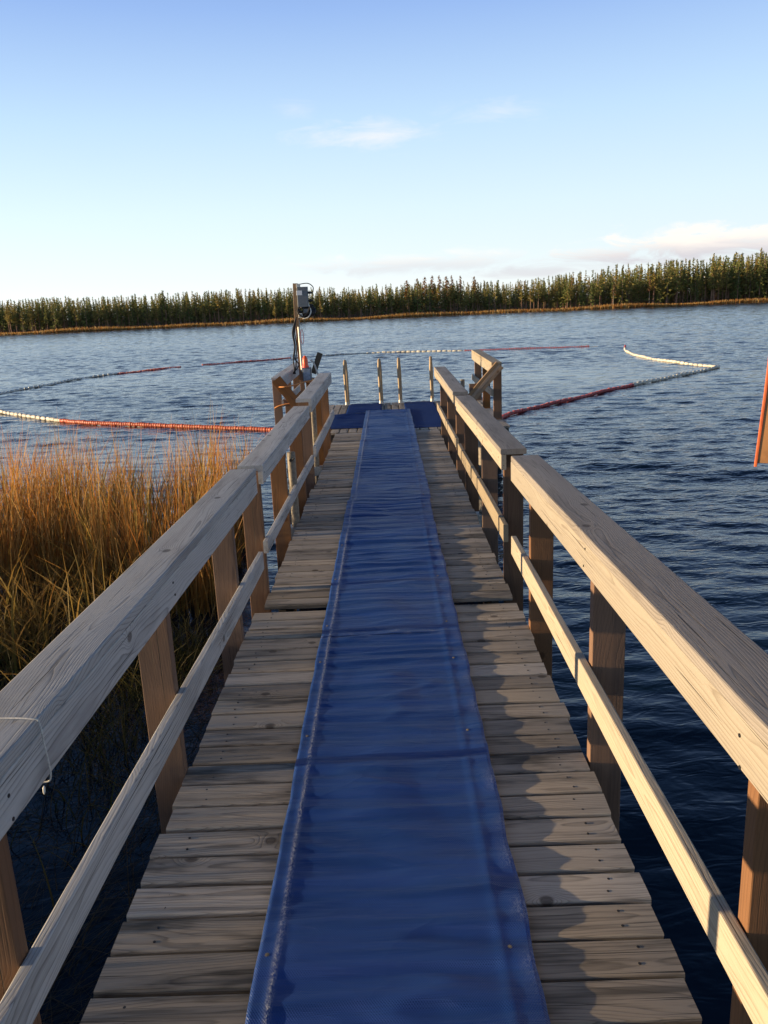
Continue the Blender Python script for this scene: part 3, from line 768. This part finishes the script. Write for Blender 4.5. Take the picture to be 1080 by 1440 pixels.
# ------------------------------------------------------------------ float lines
def float_line(path, segs, label, r=0.055, pitch=0.1, cap=100, disc=True):
    """path: plan points; segs: (from fraction, to fraction, colour key); floats hang on a rope"""
    P = [Vector((a, b, 0)) for a, b in path]
    P = wire(P, 0); L = [0.0]
    for i in range(1, len(P)): L.append(L[-1] + (P[i] - P[i - 1]).length)
    tot = L[-1]
    def at(s):
        for i in range(1, len(P)):
            if L[i] >= s: return P[i - 1].lerp(P[i], (s - L[i - 1]) / max(1e-6, L[i] - L[i - 1])), (P[i] - P[i - 1]).normalized()
        return P[-1], (P[-1] - P[-2]).normalized()
    c0 = at(tot / 2)[0]
    t = tag(empty('float_line', (c0.x, c0.y, 0)), label, 'float line', 'swimming float lines on the lake')
    mb = MB(); mb.tube([p - c0 + Vector((0, 0, 0.02 + 0.006 * sin(i))) for i, p in enumerate(P)], 0.012, 6); mb.build('rope', M['rope'], t)
    protos = {}
    allf = []
    for f0, f1, key, kind in segs:
        s = f0 * tot
        while s < f1 * tot:
            p, d = at(s); allf.append((p.copy(), d.copy(), key, kind))
            s += pitch if kind == 'disc' else 0.27
    allf.sort(key=lambda q: q[0].length)
    rest = {}
    for k, (p, d, key, kind) in enumerate(allf):
        sd_ = random.uniform(0.9, 1.08); z = 0.045 + 0.012 * sin(p.x * 1.7 + p.y * 2.1) + random.uniform(-.006, .006)
        ang = math.atan2(d.y, d.x) + random.uniform(-.12, .12)
        if kind == 'disc': ax = [(-0.030, 0.6), (-0.024, 0.92), (0.0, 1.0), (0.024, 0.92), (0.030, 0.6)]
        else: ax = [(-0.13, 0.35), (-0.11, 0.75), (-0.05, 1.0), (0.05, 1.0), (0.11, 0.75), (0.13, 0.35)]
        if k < cap:
            kk = (key, kind)
            if kk not in protos:
                mb = MB(); mb.tube([(a, 0, 0) for a, _ in ax], [r * b for _, b in ax], 12)
                o = mb.build('float', M[key], t, smooth=50); protos[kk] = o
            else:
                o = protos[kk].copy(); COL.objects.link(o); o.parent = t
            o.location = p - c0 + Vector((0, 0, z)); o.rotation_euler = (random.uniform(-.2, .2), random.uniform(-.08, .08), ang); o.scale = (sd_, sd_, sd_)
        else:
            mb = rest.setdefault(key, MB()); dv = Vector((cos(ang), sin(ang), 0)); q = p - c0 + Vector((0, 0, z))
            mb.tube([q + dv * a for a, _ in ax], [r * b * sd_ for _, b in ax], 10)
    for key, mb in rest.items():
        o = mb.build('floats', M[key], t, smooth=50); o['kind'] = 'stuff'
    return t


float_line([(-1.72, 15.6), (-2.44, 16.1), (-4.96, 17.3), (-7.12, 18.4), (-8.8, 19.8), (-10.5, 21.5), (-12.4, 23.5)],
           [(0.0, 0.52, 'boom_orange', 'disc'), (0.52, 0.56, 'boom_white', 'disc'), (0.56, 0.98, 'boom_white', 'long')], 'near left float line of orange discs and white floats running behind the reeds', r=0.049, pitch=0.066)
float_line([(-12.6, 24.2), (-13.2, 27.3), (-12.8, 29.9), (-12.3, 33.4), (-10.5, 36.2), (-9.9, 37.3), (-6.7, 39.5), (-3.4, 41.5), (-0.9, 42.4), (2.0, 41.6), (5.1, 40.6), (7.6, 40.2), (10.3, 39.8)],
           [(0.02, 0.30, 'steel_dull', 'long'), (0.30, 0.40, 'boom_red', 'disc'), (0.43, 0.56, 'boom_red', 'disc'), (0.57, 0.67, 'steel_dull', 'long'), (0.67, 0.82, 'boom_white', 'long'), (0.82, 0.99, 'boom_red', 'disc')], 'far float line curving across the lake with red and white stretches', r=0.046, pitch=0.085)
float_line([(11.4, 39.0), (10.4, 35.4), (9.9, 31.7), (10.05, 28.3), (10.45, 26.1), (10.3, 25.5), (8.6, 23.7), (6.0, 20.95), (4.2, 18.8), (2.6, 16.9), (1.75, 14.9)],
           [(0.0, 0.08, 'boom_red', 'disc'), (0.08, 0.49, 'boom_white', 'long'), (0.49, 0.70, 'boom_white', 'long'), (0.70, 0.99, 'boom_red', 'disc')], 'right float line, white at its corner and red towards the platform', r=0.047, pitch=0.075)


# ------------------------------------------------------------------ reeds
def blades(name, base, height, lean, width, cols_lo, cols_hi, segs=6, maxdroop=0.22):
    """ribbons: base (n,3), height (n), lean (n,2) tip offset, width (n), colours (n,3)"""
    n = len(base); u = np.linspace(0, 1, segs)
    ang = RNG.uniform(0, pi, n); sx, sy = np.cos(ang), np.sin(ang)
    droop = RNG.uniform(0.0, maxdroop, n)
    V = np.zeros((n, segs, 2, 3)); C = np.zeros((n, segs, 2, 3))
    for k, q in enumerate(u):
        c = base.copy()
        c[:, 0] += lean[:, 0] * q ** 1.9; c[:, 1] += lean[:, 1] * q ** 1.9
        c[:, 2] += height * (q - droop * q ** 3.2)
        w = width * (1 - q ** 1.6 * 0.93) * 0.5
        for s_, sg in enumerate((-1, 1)):
            V[:, k, s_] = c; V[:, k, s_, 0] += sg * w * sx; V[:, k, s_, 1] += sg * w * sy
            C[:, k, s_] = cols_lo * (1 - q ** 1.3) + cols_hi * q ** 1.3
    idx = np.arange(n * segs * 2).reshape(n, segs, 2)
    f = np.stack([idx[:, :-1, 0], idx[:, :-1, 1], idx[:, 1:, 1], idx[:, 1:, 0]], -1).reshape(-1, 4)
    return V.reshape(-1, 3), f, C.reshape(-1, 3)


def clumpy(n, x0, x1, y0, y1, inside, nclump, spread):
    cx = RNG.uniform(x0, x1, nclump); cy = RNG.uniform(y0, y1, nclump)
    out = []
    while len(out) < n:
        k = RNG.integers(0, nclump, n); x = cx[k] + RNG.normal(0, spread, n); y = cy[k] + RNG.normal(0, spread, n)
        loose = RNG.random(n) < 0.17
        x = np.where(loose, RNG.uniform(x0, x1, n), x); y = np.where(loose, RNG.uniform(y0, y1, n), y)
        ok = inside(x, y)
        out += list(zip(x[ok], y[ok], k[ok]))
    a = np.array(out[:n]); return a[:, :2], a[:, 2].astype(int)


GOLD = np.array([[0.66, 0.27, 0.05], [0.72, 0.36, 0.09], [0.56, 0.19, 0.04], [0.74, 0.45, 0.16], [0.50, 0.22, 0.05]])
GREEN = np.array([[0.10, 0.12, 0.03], [0.16, 0.15, 0.04], [0.24, 0.17, 0.05], [0.07, 0.09, 0.025]])
parts = []
# tall golden stand
ins = lambda x, y: (y > 5.9 + 0.25 * np.sin(x * 2.1)) & (y < 9.6) & (x < -1.34 - 0.10 * (y - 6)) & (x > -6.6) & (np.sin(x * 3.1 + 1.3 * np.sin(y * 2.3)) + np.sin(y * 3.7 + x * 1.9) > -0.95)
xy, ck = clumpy(6200, -6.6, -1.1, 5.8, 9.6, ins, 420, 0.055); n = len(xy)
hk = RNG.uniform(0.66, 1.16, 420); lk = RNG.normal(0, 0.12, (420, 2))
hmax = 1.60 - 0.15 * np.clip(xy[:, 1] - 7.0, 0, 4) - 0.10 * np.clip(6.8 - xy[:, 1], 0, 2)
ht = hmax * hk[ck] * RNG.uniform(0.62, 1.04, n)
lean = lk[ck] + RNG.normal(0, 0.10, (n, 2)) + np.array([0.08, 0.03])
parts.append(blades('r', np.c_[xy, np.full(n, -0.1)], ht, lean, RNG.uniform(0.007, 0.015, n), GREEN[RNG.integers(0, 4, n)] * 0.5 + GOLD[RNG.integers(0, 5, n)] * 0.3, np.where((RNG.random((420, 1)) < 0.17)[ck], GREEN[RNG.integers(0, 4, n)] * 1.2 + GOLD[RNG.integers(0, 5, n)] * np.array([[0.45, 0.6, 0.5]]), GOLD[RNG.integers(0, 5, n)] * RNG.uniform(0.75, 1.25, (n, 1)))))
# lower, greener fringe in front of it, arching
ins = lambda x, y: (y > 4.55 + 0.3 * np.sin(x * 1.7 + 1)) & (y < 6.3) & (x < -1.75 - 0.35 * np.clip(5.6 - y, 0, 2)) & (x > -8)
xy, ck = clumpy(4300, -8, -1.6, 4.4, 6.3, ins, 170, 0.09); n = len(xy); lk = RNG.normal(0, 0.22, (170, 2))
ht = RNG.uniform(0.30, 0.78, n); lean = lk[ck] + RNG.normal(0, 0.18, (n, 2))
parts.append(blades('r', np.c_[xy, np.full(n, -0.08)], ht, lean, RNG.uniform(0.005, 0.012, n), GREEN[RNG.integers(0, 4, n)] * 0.8, GREEN[RNG.integers(0, 4, n)] * 0.6 + GOLD[RNG.integers(0, 5, n)] * 0.4))
# dark sparse sedge reaching towards the railing
n = 1300; xy = np.c_[-1.35 - np.abs(RNG.normal(0, 0.55, n)), 5.4 - np.abs(RNG.normal(0, 1.0, n))]
parts.append(blades('r', np.c_[xy, np.full(n, -0.05)], RNG.uniform(0.12, 0.48, n), RNG.normal(0, 0.24, (n, 2)), RNG.uniform(0.004, 0.010, n), GREEN[RNG.integers(0, 4, n)] * 0.45, GREEN[RNG.integers(0, 4, n)] * 0.7 + np.array([[0.05, 0.03, 0.01]])))
# broad bent leaves scattered through the front
n = 520; xy = np.c_[RNG.uniform(-5.2, -1.5, n), RNG.uniform(4.7, 7.2, n)]; ok = xy[:, 0] < -1.75 - 0.3 * np.clip(5.6 - xy[:, 1], 0, 2); xy = xy[ok]; n = len(xy)
parts.append(blades('r', np.c_[xy, np.full(n, -0.05)], RNG.uniform(0.35, 1.0, n), RNG.normal(0, 0.30, (n, 2)), RNG.uniform(0.014, 0.024, n), GREEN[RNG.integers(0, 4, n)], GREEN[RNG.integers(0, 4, n)] * 0.5 + GOLD[RNG.integers(0, 5, n)] * 0.5))
# unseen vegetation further left, added to keep low sun off the left deck
ins = lambda x, y: (y < 4.9) & (x < -3.4)
xy, ck = clumpy(5200, -9, -3.3, -2.5, 4.9, ins, 260, 0.14); n = len(xy); lk = RNG.normal(0, 0.12, (260, 2))
ht = RNG.uniform(0.66, 1.0, n); lean = lk[ck] + RNG.normal(0, 0.10, (n, 2))
parts.append(blades('r', np.c_[xy, np.full(n, -0.08)], ht, lean, RNG.uniform(0.007, 0.014, n), GREEN[RNG.integers(0, 4, n)], GREEN[RNG.integers(0, 4, n)] * 0.5 + GOLD[RNG.integers(0, 5, n)] * 0.5))
# added unseen sedge strip, tops kept level to shade only the deck's left side
n = 6500; xy = np.c_[RNG.uniform(-3.35, -2.55, n), RNG.uniform(-2.0, 4.25, n)]
parts.append(blades('r', np.c_[xy, np.full(n, -0.06)], RNG.uniform(0.93, 1.02, n), RNG.normal(0, 0.05, (n, 2)), RNG.uniform(0.010, 0.018, n), GREEN[RNG.integers(0, 4, n)], GREEN[RNG.integers(0, 4, n)] * 0.6 + GOLD[RNG.integers(0, 5, n)] * 0.4, maxdroop=0.02))
V = []; F = []; Cc = []; b = 0
for v, f, c in parts: V.append(v); F.append(f + b); Cc.append(c); b += len(v)
o = mesh_np('reeds', np.concatenate(V), np.concatenate(F), M['blade'], attrs=(('bc', np.concatenate(Cc)),))
tag(o, 'bed of tall golden reeds with greener sedge at its foot, left of the jetty', 'reeds', kind='stuff')
# dead stems lying in the dark water beside the near railing
n = 2600
xy = np.c_[-0.98 - np.abs(RNG.normal(0, 0.75, n)), RNG.uniform(0.8, 5.4, n)]; base = np.c_[xy, RNG.uniform(-0.01, 0.02, n)]
ang = RNG.normal(0.9, 0.7, n); ln = RNG.uniform(0.15, 0.7, n)
v, f, c = blades('d', base, RNG.gamma(1.1, 0.055, n), np.c_[np.cos(ang) * ln, np.sin(ang) * ln], RNG.uniform(0.002, 0.007, n), np.tile([[0.07, 0.055, 0.035]], (n, 1)), np.tile([[0.13, 0.095, 0.05]], (n, 1)) * RNG.uniform(0.4, 1.3, (n, 1)))
tag(mesh_np('floating_straw', v, f, M['blade'], attrs=(('bc', c),)), 'dead straw floating in dark water beside the left railing', 'straw', kind='stuff')

# ------------------------------------------------------------------ far shore
n = 26000
x = RNG.uniform(-125, 125, n); sh = SHORE + 2.2 * np.sin(x * 0.045 + 1.0) + 1.4 * np.sin(x * 0.11)
y = sh + RNG.gamma(1.6, 1.5, n) - 0.9
hh = RNG.uniform(0.45, 1.25, n) * (0.75 + 0.25 * np.sin(x * 0.23) * np.sin(x * 0.051 + 2))
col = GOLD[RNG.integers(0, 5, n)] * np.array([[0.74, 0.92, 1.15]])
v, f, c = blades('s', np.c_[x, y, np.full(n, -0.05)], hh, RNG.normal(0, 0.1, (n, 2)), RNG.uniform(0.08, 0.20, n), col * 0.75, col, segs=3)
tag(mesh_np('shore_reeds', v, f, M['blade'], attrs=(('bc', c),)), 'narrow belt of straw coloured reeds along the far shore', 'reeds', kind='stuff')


def tree_arrays(kind, seed, lod=1.0):
    """returns trunk (v,f,c), crown (v,f,c) for a conifer of unit height 1"""
    rs = np.random.default_rng(seed)
    # trunk
    ns, nr = 6, 7; tv = []; tc = []
    bend = rs.normal(0, 0.012, 2)
    barklo = np.array([0.25, 0.15, 0.105]); barkhi = np.array([0.38, 0.21, 0.12]) if kind == 'pine' else np.array([0.18, 0.13, 0.10])
    if kind == 'birch': barklo = np.array([0.38, 0.33, 0.28]); barkhi = np.array([0.30, 0.22, 0.18])
    R0 = 0.0135 if kind != 'birch' else 0.009
    for k in range(nr):
        q = k / (nr - 1) * 0.97; r = R0 * (1 - 0.86 * q)
        for s_ in range(ns):
            a = 2 * pi * s_ / ns; tv.append((bend[0] * sin(q * 3) + r * cos(a), bend[1] * sin(q * 2.5) + r * sin(a), q)); tc.append(barklo * (1 - q) + barkhi * q)
    tf = [(k * ns + s_, k * ns + (s_ + 1) % ns, (k + 1) * ns + (s_ + 1) % ns, (k + 1) * ns + s_) for k in range(nr - 1) for s_ in range(ns)]
    tv = list(tv); tf = list(tf)
    # crown of small needle sprays along branches
    lo = {'pine': rs.uniform(0.26, 0.50), 'spruce': rs.uniform(0.10, 0.24), 'larch': 0.3, 'birch': 0.45}[kind]
    R = {'pine': rs.uniform(0.14, 0.185), 'spruce': rs.uniform(0.13, 0.165), 'larch': 0.21, 'birch': 0.13}[kind]
    base_tone = rs.uniform(0.78, 1.22); base_warm = rs.uniform(0.88, 1.2)
    nb = int({'pine': 64, 'spruce': 78, 'larch': 95, 'birch': 30}[kind] * lod)
    base = {'pine': np.array([0.205, 0.210, 0.060]), 'spruce': np.array([0.145, 0.170, 0.052]), 'larch': np.array([0.26, 0.13, 0.035]), 'birch': np.array([0.16, 0.09, 0.05])}[kind] * base_tone * np.array([base_warm, 1, 1])
    cv_, cf, cc = [], [], []
    for b_ in range(nb):
        q = lo + (1 - lo) * ((b_ + rs.random()) / nb) ** 0.9
        rel = (q - lo) / (1 - lo)
        prof = (1 - rel) ** 1.2 * (0.7 + 0.3 * min(1, rel / 0.12)) + 0.015 if kind == 'pine' else (1 - rel) ** 0.9 + 0.03
        a = rs.uniform(0, 2 * pi); L = R * prof * rs.uniform(0.55, 1.15)
        dz = L * (rs.uniform(0.05, 0.55) if kind in ('pine', 'birch') else rs.uniform(-0.55, -0.05)) * (1 if rel < 0.8 else 0.3)
        # thin limb
        k0 = len(tv); d = np.array([cos(a), sin(a), 0]); sd2 = np.array([-sin(a), cos(a), 0]) * 0.0022
        p0 = np.array([0, 0, q]); p1 = p0 + d * L + np.array([0, 0, dz])
        for p_ in (p0 + sd2, p0 - sd2, p1): tv.append(tuple(p_)); tc.append(barkhi * 0.7)
        tv.append(tuple(p1 + np.array([0, 0, 0.002]))); tc.append(barkhi * 0.7)
        tf.append((k0, k0 + 1, k0 + 2, k0 + 3))
        nsp = max(2, int((5 if kind != 'birch' else 3) * lod))
        tone = rs.uniform(0.7, 1.35)
        for s_ in range(nsp):
            u_ = rs.uniform(0.25, 1.08); c = p0 * (1 - u_) + p1 * u_ + rs.normal(0, 0.010, 3)
            sz = rs.uniform(0.024, 0.044) * (1.15 - 0.72 * rel) * (1 / sqrt(lod))
            e1 = d * rs.uniform(0.6, 1.2) + rs.normal(0, 0.55, 3); e1 /= np.linalg.norm(e1)
            e2 = np.cross(e1, rs.normal(0, 1, 3)); e2 /= np.linalg.norm(e2) + 1e-6
            k0 = len(cv_); col = base * tone * rs.uniform(0.75, 1.3) * np.array([rs.uniform(0.9, 1.25), 1, 1])
            for w1, w2 in ((-1, 0), (0, -0.42), (1.1, 0.06), (0.1, 0.45)):
                cv_.append(tuple(c + e1 * sz * w1 + e2 * sz * w2)); cc.append(col)
            cf.append((k0, k0 + 1, k0 + 2, k0 + 3))
        # leader tuft
    for s_ in range(4):
        k0 = len(cv_); a = s_ * pi / 2; w = 0.009
        for p_ in ((0, 0, 1.03), (w * cos(a), w * sin(a), 0.965), (0, 0, 0.93), (-w * cos(a) * .3, -w * sin(a) * .3, 0.965)): cv_.append(p_); cc.append(base)
        cf.append((k0, k0 + 1, k0 + 2, k0 + 3))
    A = lambda q: np.array(q, float)
    return (A(tv), np.array(tf), A(tc)), (A(cv_), np.array(cf), A(cc))


def prof_h(x):
    """height of the wood along the shore (m): even on the left, taller towards the right end"""
    return 6.3 + 0.25 * np.sin(x * 0.13) + 2.6 * np.clip((x - 30) / 45, 0, 1.3) ** 1.2 - 0.35 * np.exp(-((x - 15) / 25) ** 2)


def land_z(x, y):
    d = y - shore_y(x); return 0.08 + min(max(d, 0), 4) * 0.06 + 0.026 * min(max(d - 8, 0), 60)


KINDS = [('pine', 11), ('pine', 12), ('pine', 13), ('spruce', 21), ('spruce', 22), ('spruce', 23), ('pine', 14), ('larch', 31), ('birch', 41), ('pine', 15), ('pine', 16), ('pine', 17), ('spruce', 24)]
PROT = []
for kd_, sd_ in KINDS:
    tr, cr = tree_arrays(kd_, sd_)
    tm = mesh_np('trunk', tr[0], tr[1], M['bark'], attrs=(('bc', tr[2]),)); cm = mesh_np('crown', cr[0], cr[1], M['needle'], attrs=(('bc', cr[2]),))
    tmd, cmd = tm.data, cm.data
    bpy.data.objects.remove(tm); bpy.data.objects.remove(cm); PROT.append((kd_, tmd, cmd))
LBL = {'pine': ('pine_tree', 'pine with bare reddish trunk and high crown in the front row across the lake'), 'spruce': ('spruce_tree', 'dark narrow spruce in the front row of the wood across the lake'),
       'larch': ('larch_tree', 'rust orange larch showing over the wood across the lake'), 'birch': ('birch_tree', 'thin pale birch at the edge of the wood across the lake')}


def plant(i, x, y, h, name=None):
    kd_, tmd, cmd = PROT[i]
    t = tag(empty(LBL[kd_][0], (x, y, land_z(x, y) - 0.05), random.uniform(0, 6.28)), LBL[kd_][1], 'tree', kd_ + ' trees along the far shore')
    wx = random.uniform(0.8, 1.35); t.scale = (h * wx, h * wx, h)
    for nm, me in (('trunk', tmd), ('crown', cmd)):
        o = bpy.data.objects.new(nm, me); COL.objects.link(o); o.parent = t


for k in range(285):
    x = -92 + 184 * (k + random.uniform(-0.6, 1.6)) / 285; y = shore_y(x) + 4.4 + random.gammavariate(1.6, 1.9)
    i = random.choices(range(13), (3, 3, 3, 1.8, 1.8, 1.8, 3, 0, 1.0, 3, 3, 3, 1.8))[0]
    h = prof_h(x) * random.uniform(0.60, 1.02) * (0.75 if PROT[i][0] == 'birch' else 1)
    if random.random() < 0.10: h *= random.uniform(1.08, 1.24)
    plant(i, x, y, h)
for x, y, h in ((7.5, 188, 7.6), (9.4, 192, 7.9), (11.0, 190, 8.1), (12.8, 193, 8.1), (14.0, 187, 7.8), (15.6, 192, 8.0), (17.5, 191, 7.8), (20.5, 189, 7.5), (5.2, 190, 7.3)): plant(7, x, y, h)
# the wood behind, too dense to count
VV = []; FF = []; CC = []; b = 0
TT = []; TF = []; TC = []; tb = 0
low = [tree_arrays(k_, s_, 0.6) for k_, s_ in (('pine', 51), ('pine', 52), ('spruce', 53), ('spruce', 54), ('pine', 55))]
for k in range(4700):
    x = random.uniform(-125, 125); dpt = random.random() ** 1.5 * 60; y = shore_y(x) + 6.5 + dpt
    h = prof_h(x) * random.uniform(0.58, 1.08) + 0.004 * dpt; tr, cr = low[random.randrange(5)]
    if k % 2 == 0: h *= random.uniform(0.25, 0.6); tr, cr = low[2 + k % 2]
    a = random.uniform(0, 6.28); wx = random.uniform(0.85, 1.2); ca, sa = cos(a) * h * wx, sin(a) * h * wx; o3 = np.array([x, y, land_z(x, y)])
    for (v, f, c), (lv, lf, lc) in ((tr, (TT, TF, TC)), (cr, (VV, FF, CC))):
        w = np.c_[v[:, 0] * ca - v[:, 1] * sa, v[:, 0] * sa + v[:, 1] * ca, v[:, 2] * h] + o3
        bb = tb if lv is TT else b
        lv.append(w); lf.append(f + bb); lc.append(c * random.uniform(0.85, 1.15))
        if lv is TT: tb += len(v)
        else: b += len(v)
nt = sum(len(q) for q in TT)
me_v = np.concatenate(TT + VV); me_f = np.concatenate([np.concatenate(TF), np.concatenate(FF) + nt]); me_c = np.concatenate(TC + CC)
o = mesh_np('forest', me_v, me_f, M['needle'], attrs=(('bc', me_c),))
tag(o, 'dense conifer wood behind the front row of trees across the lake', 'forest', kind='stuff')
